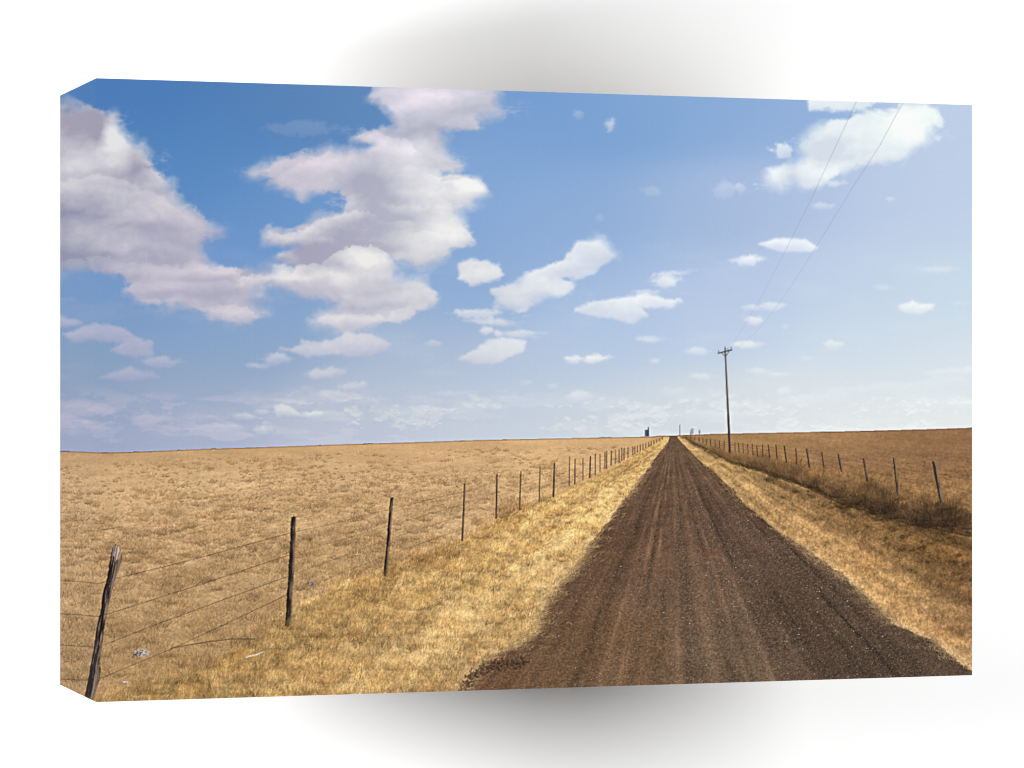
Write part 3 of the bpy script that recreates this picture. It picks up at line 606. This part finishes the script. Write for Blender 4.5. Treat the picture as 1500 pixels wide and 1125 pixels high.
    t = rng.random(N); px = np.interp(t, [0, .35, 1], [674, 704, 765]) + rng.normal(2, 4, N); py = np.interp(t, [0, .35, 1], [1008, 975, 966]) + rng.normal(3, 4, N)
    o = np.argsort(py)
    for i in o:
        rr = rng.uniform(.8, 2.8); n_ = int(rr * rr * 9)
        a1 = rng.uniform(0, 6.283, n_); q1 = np.sqrt(rng.random(n_)) * rr
        ang = rng.uniform(.5, 1.3); dx = np.cos(a1) * q1 * ang; dy = np.sin(a1) * q1 * (1.5 - ang * .6)
        lit = np.clip(.62 + .5 * (dx * .6 - dy * .8) / rr, .22, 1.15)
        splat(px[i] + dx, py[i] + dy, lit[:, None] * np.array([[120, 90, 68]], np.float32) * rng.uniform(.6, 1.1), np.full(n_, .75, np.float32), 105)
    # a rusty patch with a stone in mid road
    for (sx_, sy_, rx_, ry_, c_) in [(1041,811,15,3.2,(122,74,48)),(1047,815,8,1.6,(150,108,78)),(1037,825,3,1.6,(168,152,134))]:
        n_ = int(rx_ * ry_ * 14); splat(rng.normal(sx_, rx_ * .5, n_), rng.normal(sy_, ry_ * .5, n_), pal(n_, [c_], .15), np.full(n_, .6, np.float32))

    # ---- drawn lines and solids (anti-aliased by distance)
    def box(x0, y0, x1, y1):
        a = max(0, int((x0 - X0) * S)); b = min(W, int((x1 - X0) * S) + 1); c = max(0, int((y0 - YG) * S)); d = min(H, int((y1 - YG) * S) + 1)
        return (slice(c, max(c, d)), slice(a, max(a, b)))
    def over(sl, cov, col, idv=None, thr=.4):
        cov = cov[..., None]; img[sl] = img[sl] * (1 - cov) + col * cov
        if idv is not None: ids[sl][cov[..., 0] > thr] = idv
    def wire(pts, w, col, idv, alpha=.75, barb=0):
        for (a, b) in zip(pts[:-1], pts[1:]):
            x0, x1 = sorted((a[0], b[0])); y0, y1 = sorted((a[1], b[1]))
            if y1 < YG: continue
            sl = box(x0 - 2, y0 - 3, x1 + 2, y1 + 3); X = xx[sl]; Y = yy[sl]
            if X.size == 0: continue
            ex, ey = b[0] - a[0], b[1] - a[1]
            t = np.clip(((X - a[0]) * ex + (Y - a[1]) * ey) / (ex * ex + ey * ey), 0, 1)
            sag = .0; ds = np.hypot(X - a[0] - ex * t, Y - a[1] - ey * t - sag)
            tw = .75 + .5 * fbm(X / 2.2, Y * 0 + a[0], 631, 2)
            over(sl, np.clip((w * .5 + .45 - ds) / .9, 0, 1) * alpha * tw.clip(0, 1), col, idv, .22)
            L_ = np.hypot(ex, ey)
            if barb:
                for s in np.arange(barb * .4, L_, barb):
                    px, py = a[0] + ex * s / L_, a[1] + ey * s / L_
                    s2 = box(px - 2, py - 2, px + 2, py + 2)
                    over(s2, np.clip(1.3 - np.hypot((xx[s2] - px) * .8, yy[s2] - py), 0, 1) * .55, col, idv)
    for k, wpt in enumerate(FENCE_WIRES_R): wire(wpt, .45, np.array([84, 66, 54]), 420 + k, .55)
    for k, wpt in enumerate(FENCE_WIRES):
        nearp = [p for p in wpt if p[0] <= 700]; farp = [p for p in wpt if p[0] >= 660]
        wire(farp, .35, np.array([128, 100, 74]), 410 + k, .5)
        wire([p for p in wpt if 415 < p[0] < 690], .65, np.array([100, 80, 64]), 410 + k, .58)
        wire([p for p in wpt if p[0] <= 440], .95, np.array([80, 64, 54]), 410 + k, .68, 42)
    wire([(251,949.5),(280,944),(309,939.5),(340,936),(373,936)], 1.7, np.array([96, 76, 56]), None, .75)
    def stake(top_, bot, w0, w1, dark, lite, idv, seed, crook=.25):
        x0, x1 = min(top_[0], bot[0]) - w1 - 3, max(top_[0], bot[0]) + w1 + 3
        sl = box(x0, top_[1] - 3, x1, bot[1] + 3); X = xx[sl]; Y = yy[sl]
        if X.size == 0: return
        t = (Y - top_[1]) / (bot[1] - top_[1])
        ex, ey = bot[0] - top_[0], bot[1] - top_[1]; Ln = np.hypot(ex, ey)
        cxx = top_[0] + ex * t + crook * (fbm(Y / 26, Y * 0 + seed, 641, 2) - .5) * w1 * .8
        s = (X - cxx) * (ey / Ln); w = (w0 + (w1 - w0) * t) * .5
        w = w * (1 + (.42 if w1 > 6 else .24) * (fbm(Y / 3.2, Y * 0 + seed * 3.1 + (X > cxx) * 9, 651, 3) - .5) * min(1, w1 / 5))
        cov = np.clip((w - np.abs(s)) * 1.4 + .5, 0, 1) * np.clip((Y - top_[1] + (fbm(X / 1.8, X * 0 + seed, 661, 2) - .4) * w1 * .35) * 1.5 + .5, 0, 1) * np.clip((bot[1] - Y) * 1.2 + .5 + (fbm(X / 1.5, Y / 3, 662, 2) - .5) * w1 * .8, 0, 1)
        u = np.clip(s / np.maximum(w, .3), -1, 1)
        gr = fbm(s / 1.1 + seed, Y / 13, 671, 4, .6)
        m = sst(-.35, .7, u + (gr - .5) * 1.9) if w1 > 3 else sst(-.6, 1.3, u)
        col = np.array(dark, float) * (1 - m[..., None]) + np.array(lite, float) * m[..., None]
        col = col * (.78 + .44 * gr[..., None])
        over(sl, cov, col, idv)
    for k, (a, b, w) in reversed(list(enumerate(POSTS_R))):
        stake(a, b, w * .92, w, (60, 50, 42), (126, 108, 88), 500 + k, k + .3)
    for k, (a, b, w) in reversed(list(enumerate(POSTS_L))):
        f = np.clip(1 - w / 4, 0, 1); 
        stake(a, b, w * .9, w * 1.08, tuple(np.array([38, 32, 28]) + f * 48), tuple(np.array([120, 100, 82]) + f * 8), 300 + k, k * 1.7 + 2)
    # nearest post: split grey head, dark leaning shaft
    hole = polydist
    def solid(pts, dark, lite, idv, seed, dirx=(.165, .986), soft=.9):
        P = np.array(pts); sl = box(P[:, 0].min() - 2, P[:, 1].min() - 2, P[:, 0].max() + 2, P[:, 1].max() + 2); X = xx[sl]; Y = yy[sl]
        sd = polydist(X + (fbm(X / 3, Y / 5, 681, 3) - .5) * 1.6, Y, pts)
        cov = np.clip(sd * 1.3 + .5, 0, 1)
        s = X * dirx[1] + Y * dirx[0]
        gr = fbm(s / 1.7 + seed, (Y * dirx[1] - X * dirx[0]) / 26, 691, 5, .62)
        P_t = (Y - 798) / 222; cxx = 170 - 37 * P_t; u = (X - cxx) / 9
        m = sst(.05, .75, u * .55 + (gr - .5) * 2.6 + .28)
        col = np.array(dark, float) * (1 - m[..., None]) + np.array(lite, float) * m[..., None]
        over(sl, cov, col * (.7 + .6 * gr[..., None]), idv)
    post = [(169,797),(175,800),(177,806),(173,818),(172,822),(175,817),(177.5,811),(179,813),(178.5,821),(175,832),(171,842),(167,854),(163,872),(158,893),(155,908),(152,925),(151,940),(148,958),(146,975),(148,979),(147,990),(143,1005),(139,1021),(138,1030),(122,1030),(124,1018),(128,1000),(132,978),(136,955),(140,930),(143,910),(148,893),(150,872),(153,860),(157,845),(160,825),(163,810),(165,803)]
    solid(post, (34, 30, 30), (122, 102, 88), 299, 3.)
    solid([(166,801),(170,798),(175,801),(175,806),(172,818),(169,824),(167,815),(164,812)], (112, 98, 90), (176, 160, 148), 299, 5.)
    for (px, py) in ((148,893),(159,851),(143,947),(131,996),(151,899)):
        s2 = box(px - 4, py - 2, px + 5, py + 2); over(s2, np.clip(1.2 - np.abs(yy[s2] - py - .2 * (xx[s2] - px)), 0, 1) * .5, np.array([30, 26, 26]), None)
    # grass standing before the post feet
    for (fx, fy, sp_, ln_, n_) in [(423,917,9,14,260),(566,846,6,12,200),(677,794,3,6,60),(727,762,3,5,50),(140,1030,14,18,160),(1317,728,5,9,120),(1381,742,7,14,260),(1271,708,5,9,90)]:
        rt = fx > 1000
        px = rng.normal(fx + 3, sp_, n_); py = fy + rng.uniform(0, 6, n_)
        strokes(px, py, rng.uniform(.4, 1, n_) * ln_, rng.normal(.1, .35, n_), pal(n_, [(66,50,34),(92,70,46),(120,88,54)] if rt else [(206,164,96),(182,140,78),(112,84,54),(150,112,66)], .1), alpha=.5, dark=.5)
    for (fx, fy) in ((572,842),(640,830),(706,786),(735,755),(622,822),(613,818),(655,812),(745,748),(760,742)):
        n_ = 260; q_ = rng.random(n_)
        strokes(fx + rng.normal(0, 7, n_), fy + rng.normal(0, 2.5, n_), rng.uniform(2, 10, n_), rng.normal(.05, .3, n_), pal(n_, [(176,124,72),(140,96,56),(104,74,46),(190,142,88)], .1), alpha=.5, dark=.5)
    # pale stones and a bleached bone
    def stone(cx_, cy_, rx_, ry_, idv, lite=(196, 184, 176), dk=(62, 50, 44)):
        sl = box(cx_ - rx_ - 3, cy_ - ry_ - 3, cx_ + rx_ + 3, cy_ + ry_ + 3); X = xx[sl]; Y = yy[sl]
        q1 = np.hypot((X - cx_) / rx_, (Y - cy_ + .12 * (X - cx_)) / ry_) + (fbm(X / 2.6, Y / 2.2, 701, 3) - .5) * 1.3
        n_ = fbm(X / 2.1, Y / 1.7, 711, 3, .6); m = sst(.36, .60, n_ + .15 * (X - cx_) / rx_ - .12 * (Y - cy_) / ry_)[..., None]
        over(sl, np.clip((1 - q1) * 2.4 + .4, 0, 1), np.array(dk) * (1 - m) + np.array(lite) * m, idv)
    stone(204, 957, 12.5, 5.8, 430); stone(457.5, 853, 8, 4, 431, (172, 152, 130), (120, 98, 78)); stone(699 * 0 + 183, 1000, 4, 1.8, 432, (226, 216, 200))
    wire([(361,963),(366,961),(376,959),(385,955)], 1.9, np.array([224, 210, 186]), 433, .9)
    # ---- buildings and trees far off
    def rect(x0, y0, x1, y1, c, idv, a=1.):
        sl = box(x0 - 1, y0 - 1, x1 + 1, y1 + 1); X = xx[sl]; Y = yy[sl]
        cov = np.clip((X - x0) * 2 + .5, 0, 1) * np.clip((x1 - X) * 2 + .5, 0, 1) * np.clip((Y - y0) * 2 + .5, 0, 1) * np.clip((y1 - Y) * 2 + .5, 0, 1)
        over(sl, cov * a, np.array(c), idv)
    rect(944.6, 629.5, 950.9, 639.2, (66, 84, 108), 440); rect(948.7, 625.5, 950.7, 631, (74, 90, 112), 440); rect(948.6, 630, 950.9, 639, (54, 70, 94), 440)
    rect(994.9, 622, 996.6, 637.5, (134, 134, 140), 441, .85)
    for (tx, ty, r_, idv) in ((1014, 631.5, 3.2, 442), (1024.6, 632.5, 2.0, 443), (1011.5, 635, 1.6, 442)):
        n_ = int(90 * r_); px = rng.normal(tx, r_ * .38, n_); py = ty + rng.normal(0, r_ * .75, n_)
        splat(px, py, pal(n_, [(112, 118, 128), (134, 138, 144), (92, 98, 106)], .08), np.full(n_, .55, np.float32), idv)
        rect(tx - .4, ty, tx + .4, 637, (104, 108, 114), idv, .8)
    # utility pole below the split line is finished by draw_pole
    return img, ids

def draw_pole(img, ids, S, oy):
    """utility pole, crossarm and the two power lines on either sheet"""
    H, W = img.shape[:2]
    def seg(a, b, w0, w1, col, idv, alpha=1., thr=.4, lite=None):
        x0 = min(a[0], b[0]) - 4; x1 = max(a[0], b[0]) + 4; y0 = min(a[1], b[1]) - 4; y1 = max(a[1], b[1]) + 4
        i0, i1 = max(0, int((x0 - X0) * S)), min(W, int((x1 - X0) * S)); j0, j1 = max(0, int((y0 - oy) * S)), min(H, int((y1 - oy) * S))
        if i1 <= i0 or j1 <= j0: return
        Y, X = np.mgrid[j0:j1, i0:i1].astype(np.float32); X = (X + .5) / S + X0; Y = (Y + .5) / S + oy
        ex, ey = b[0] - a[0], b[1] - a[1]; L2 = ex * ex + ey * ey
        t = np.clip(((X - a[0]) * ex + (Y - a[1]) * ey) / L2, 0, 1)
        d = np.hypot(X - a[0] - ex * t, Y - a[1] - ey * t); w = (w0 + (w1 - w0) * t) * .5
        cov = np.clip((w - d) * S + .5, 0, 1) if w0 > .9 else np.clip(1 - d / max(w0, .6), 0, 1)
        cov = (cov * alpha)[..., None]
        c = np.array(col, np.float32)
        if lite is not None:
            u = ((X - a[0] - ex * t) / np.maximum(w, .3))[..., None]; m = sst(-.1, .9, u); c = c * (1 - m) + np.array(lite, np.float32) * m
        sl = (slice(j0, j1), slice(i0, i1))
        img[sl] = img[sl] * (1 - cov) + c * cov
        ids[sl][cov[..., 0] > thr] = idv
    for k, pts in enumerate(POWER):
        for a, b in zip(pts[:-1], pts[1:]):
            f = (np.clip((a[1] - 150) / 350, 0, 1))
            seg(a, b, .95 - .15 * f, .9, (126 + 34 * f, 134 + 36 * f, 154 + 34 * f), 450 + k, .46 - .20 * f, .12)
    seg((1062.2, 510.5), (1069.3, 662), 2.3, 4.1, (66, 54, 48), 452, lite=(120, 100, 88))
    seg((1052.3, 517.4), (1071.8, 512.6), 2.0, 2.0, (74, 64, 58), 453)
    seg((1057, 517), (1062.6, 522), 1.2, 1.2, (78, 70, 66), 453, .8); seg((1068, 514.5), (1063.4, 522), 1.2, 1.2, (78, 70, 66), 453, .8)
    for px, py in ((1052.8, 515), (1062, 509.3), (1071, 510.3), (1066.3, 512)):
        seg((px, py - 1.2), (px + .1, py + .8), 1.3, 1.3, (92, 88, 90), 454, .85)

def paint_picture():
    sky, cid = paint_sky()
    gimg, gids = paint_ground(sky)
    draw_pole(sky, cid, 1, Y0); draw_pole(gimg, gids, 2, YG)
    g = gimg.reshape(Y1 - YG, 2, X1 - X0, 2, 3).mean((1, 3))
    gi = gids[::2, ::2]
    # crispness of the print: more on the land than in the sky
    g = g + .75 * (g - ndblur(g, 1)) + .25 * (g - ndblur(g, 3))
    sk = sky[:YG - Y0]; sk = sk + .3 * (sk - ndblur(sk, 1))
    full = np.concatenate([sk, g], 0)
    # clouds keep their ids below the split line where nothing else is drawn
    sid = np.zeros(full.shape[:2], np.int16); sid[:YG - Y0] = cid[:YG - Y0]
    low = cid[YG - Y0:]; gi = gi.copy(); z = gi[:low.shape[0]] == 0
    gi[:low.shape[0]][z] = low[z]
    sid[YG - Y0:] = gi
    return np.clip(full, 6, 252), sid

# ---------------------------------------------------------------------------
# THE PRINT AS AN OBJECT
# ---------------------------------------------------------------------------
PIC, PID = paint_picture()
v = PIC / 255.0
LIN = np.where(v <= .04045, v / 12.92, ((v + .055) / 1.055) ** 2.4).astype(np.float32)

def to_image_px(x, y, z):  # camera projection into image pixels; stretches the picture along the side's depth
    """point of the box (print heights, from the middle of the face) -> image pixels, as the camera sees it"""
    X = CC[0] + x * EX[0] + y * EY[0]; Z = CC[1] + x * EX[1] + y * EY[1]
    return 750 + FOC * X / Z, 571.5 - FOC * z / Z

def ink_at(px, py):
    fx = np.clip(px - X0 - .5, 0, LIN.shape[1] - 1.001); fy = np.clip(py - Y0 - .5, 0, LIN.shape[0] - 1.001)
    i = fx.astype(int); j = fy.astype(int); a = (fx - i)[..., None]; b = (fy - j)[..., None]
    return (LIN[j, i] * (1 - a) + LIN[j, i + 1] * a) * (1 - b) + (LIN[j + 1, i] * (1 - a) + LIN[j + 1, i + 1] * a) * b

def id_at(px, py):
    return PID[np.clip(py - Y0, 0, PID.shape[0] - 1).astype(int), np.clip(px - X0, 0, PID.shape[1] - 1).astype(int)]

print_root = bpy.data.objects.new('canvas_print', None); COL.objects.link(print_root)
print_root.location = (0, 0, ZC)
print_root['label'] = 'deep box canvas print showing a dirt road through golden prairie under blue sky'
print_root['category'] = 'canvas print'

def names_for(k):
    if k == 0: return 'printed_sky', 'blue sky paling towards the horizon'
    if k < 100:
        return 'printed_cloud', {1: 'large grey lilac cloud cut by the left edge', 2: 'tall ragged white cloud reaching the top edge', 3: 'small rounded white cloud', 4: 'slanting white cloud',
            6: 'long flat white cloud', 7: 'bright white cloud crossed by the power lines', 9: 'thin lens shaped cloud by the power lines'}.get(k)
    return {101: ('printed_prairie', 'tan dry prairie left of the road'), 102: ('printed_prairie', 'russet prairie right of the road'),
            103: ('printed_verge', 'golden grass verge left of the road'), 104: ('printed_verge', 'mown straw verge right of the road'),
            105: ('printed_road', 'brown gravel road running to the horizon'), 106: ('printed_brush', 'dark brush along the right fence'),
            299: ('printed_fence_post', 'split grey topped post nearest the viewer'),
            430: ('printed_stone', None), 431: ('printed_stone', None), 432: ('printed_stone', None), 433: ('printed_bone', None),
            440: ('printed_grain_elevator', 'blue grey elevator on the horizon'), 441: ('printed_mast', None), 442: ('printed_tree', None), 443: ('printed_tree', None),
            450: ('printed_power_line', None), 451: ('printed_power_line', None), 452: ('printed_utility_pole', None), 453: ('printed_crossarm', None), 454: ('printed_insulator', None)
            }.get(k) or (('printed_fence_post', None) if (300 <= k < 400 or 500 <= k < 600) else ('printed_fence_wire', None))

def face_part(name, label, P00, PU, PV, nu, nv, gain):
    """one flat side of the print, cut along the outlines of what is printed on it"""
    root = bpy.data.objects.new(name, None); COL.objects.link(root); root.parent = print_root; root['label'] = label
    U, Vv = np.meshgrid(np.linspace(0, 1, nu + 1), np.linspace(0, 1, nv + 1))
    P = np.array(P00)[None, None] + U[..., None] * np.array(PU) + Vv[..., None] * np.array(PV)
    sx, sy = to_image_px(P[..., 0], P[..., 1], P[..., 2])
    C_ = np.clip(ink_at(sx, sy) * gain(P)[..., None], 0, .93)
    pc = (P[:-1, :-1] + P[1:, 1:]) / 2
    cx, cy = to_image_px(pc[..., 0], pc[..., 1], pc[..., 2]); I = id_at(cx, cy)
    a = np.arange((nu + 1) * (nv + 1)).reshape(nv + 1, nu + 1)
    Q = np.stack([a[:-1, :-1], a[:-1, 1:], a[1:, 1:], a[1:, :-1]], -1).reshape(-1, 4); I = I.ravel()
    Pf = P.reshape(-1, 3) * H; Cf = C_.reshape(-1, 3)
    for k in np.unique(I):
        q = Q[I == k]
        if k and len(q) < 3: k = 0
        if not len(q): continue
        used, inv = np.unique(q, return_inverse=True)
        n, lb = names_for(int(k))
        link_mesh(n, Pf[used], inv.reshape(-1, 4), ink, root, lb, Cf[used])
    return root

# uneven lamp light cancelled in the ink colour; the side is inked darker
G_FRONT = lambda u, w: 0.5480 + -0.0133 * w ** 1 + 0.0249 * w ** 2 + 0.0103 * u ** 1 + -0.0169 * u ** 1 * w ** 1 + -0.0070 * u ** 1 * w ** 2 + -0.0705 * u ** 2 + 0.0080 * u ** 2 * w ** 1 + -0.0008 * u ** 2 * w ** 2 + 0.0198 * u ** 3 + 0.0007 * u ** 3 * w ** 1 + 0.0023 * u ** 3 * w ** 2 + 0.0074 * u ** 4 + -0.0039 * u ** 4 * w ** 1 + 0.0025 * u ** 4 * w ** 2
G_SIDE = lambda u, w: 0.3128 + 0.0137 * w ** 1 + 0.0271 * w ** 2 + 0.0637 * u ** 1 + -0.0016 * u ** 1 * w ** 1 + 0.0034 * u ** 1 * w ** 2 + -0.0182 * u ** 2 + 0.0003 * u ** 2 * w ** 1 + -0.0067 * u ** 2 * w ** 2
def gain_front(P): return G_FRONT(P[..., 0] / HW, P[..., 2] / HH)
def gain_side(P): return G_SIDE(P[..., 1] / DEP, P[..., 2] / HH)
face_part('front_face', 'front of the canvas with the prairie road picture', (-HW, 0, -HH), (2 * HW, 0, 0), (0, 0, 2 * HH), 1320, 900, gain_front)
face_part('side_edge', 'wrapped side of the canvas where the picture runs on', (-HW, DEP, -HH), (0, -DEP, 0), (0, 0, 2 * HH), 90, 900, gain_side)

# top, bottom and far side: the picture's rim carried round the edge
def wrap(name, P00, PU, PV, nu, nv, rim, label):
    U, Vv = np.meshgrid(np.linspace(0, 1, nu + 1), np.linspace(0, 1, nv + 1))
    P = np.array(P00)[None, None] + U[..., None] * np.array(PU) + Vv[..., None] * np.array(PV)
    x, z = rim(P); sx, sy = to_image_px(x, 0 * x, z)
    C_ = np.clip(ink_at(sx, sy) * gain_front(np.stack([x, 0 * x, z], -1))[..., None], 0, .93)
    a = np.arange((nu + 1) * (nv + 1)).reshape(nv + 1, nu + 1)
    Q = np.stack([a[:-1, :-1], a[:-1, 1:], a[1:, 1:], a[1:, :-1]], -1).reshape(-1, 4)
    link_mesh(name, P.reshape(-1, 3) * H, Q, ink, print_root, label, C_.reshape(-1, 3))
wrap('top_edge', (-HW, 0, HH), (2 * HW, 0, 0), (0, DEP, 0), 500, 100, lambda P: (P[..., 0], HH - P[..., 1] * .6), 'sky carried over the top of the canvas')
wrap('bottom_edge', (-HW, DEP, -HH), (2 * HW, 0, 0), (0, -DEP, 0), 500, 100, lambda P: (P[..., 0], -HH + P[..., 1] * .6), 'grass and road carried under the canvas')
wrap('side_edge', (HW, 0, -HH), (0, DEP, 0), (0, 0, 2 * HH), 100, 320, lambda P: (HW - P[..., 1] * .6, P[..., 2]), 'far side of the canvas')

# stretcher frame inside the back of the wrap, and an arm added as a support, unseen in the image
e = .004; d0, d1 = (DEP - .07) * H, DEP * H - .0005; hw, hh = HW * H - .0008, HH * H - .0008; t = .045
for sp in ((-hw, hw, d0, d1, hh - t, hh), (-hw, hw, d0, d1, -hh, -hh + t), (-hw, -hw + t, d0, d1, -hh + t + .0005, hh - t - .0005), (hw - t, hw, d0, d1, -hh + t + .0005, hh - t - .0005),
           (-t / 2, t / 2, d0 + .004, d1, -hh + t + .0005, hh - t - .0005)):
    V, F = boxes([sp]); link_mesh('stretcher_bar', V, F, wood, print_root)
V, F = boxes([(-.02, .02, DEP * H, WALL_Y * H - .006, -.02, .02), (-.06, .06, WALL_Y * H - .006, WALL_Y * H - .0005, -.06, .06)])
link_mesh('added_wall_bracket', V, F, steel, print_root)
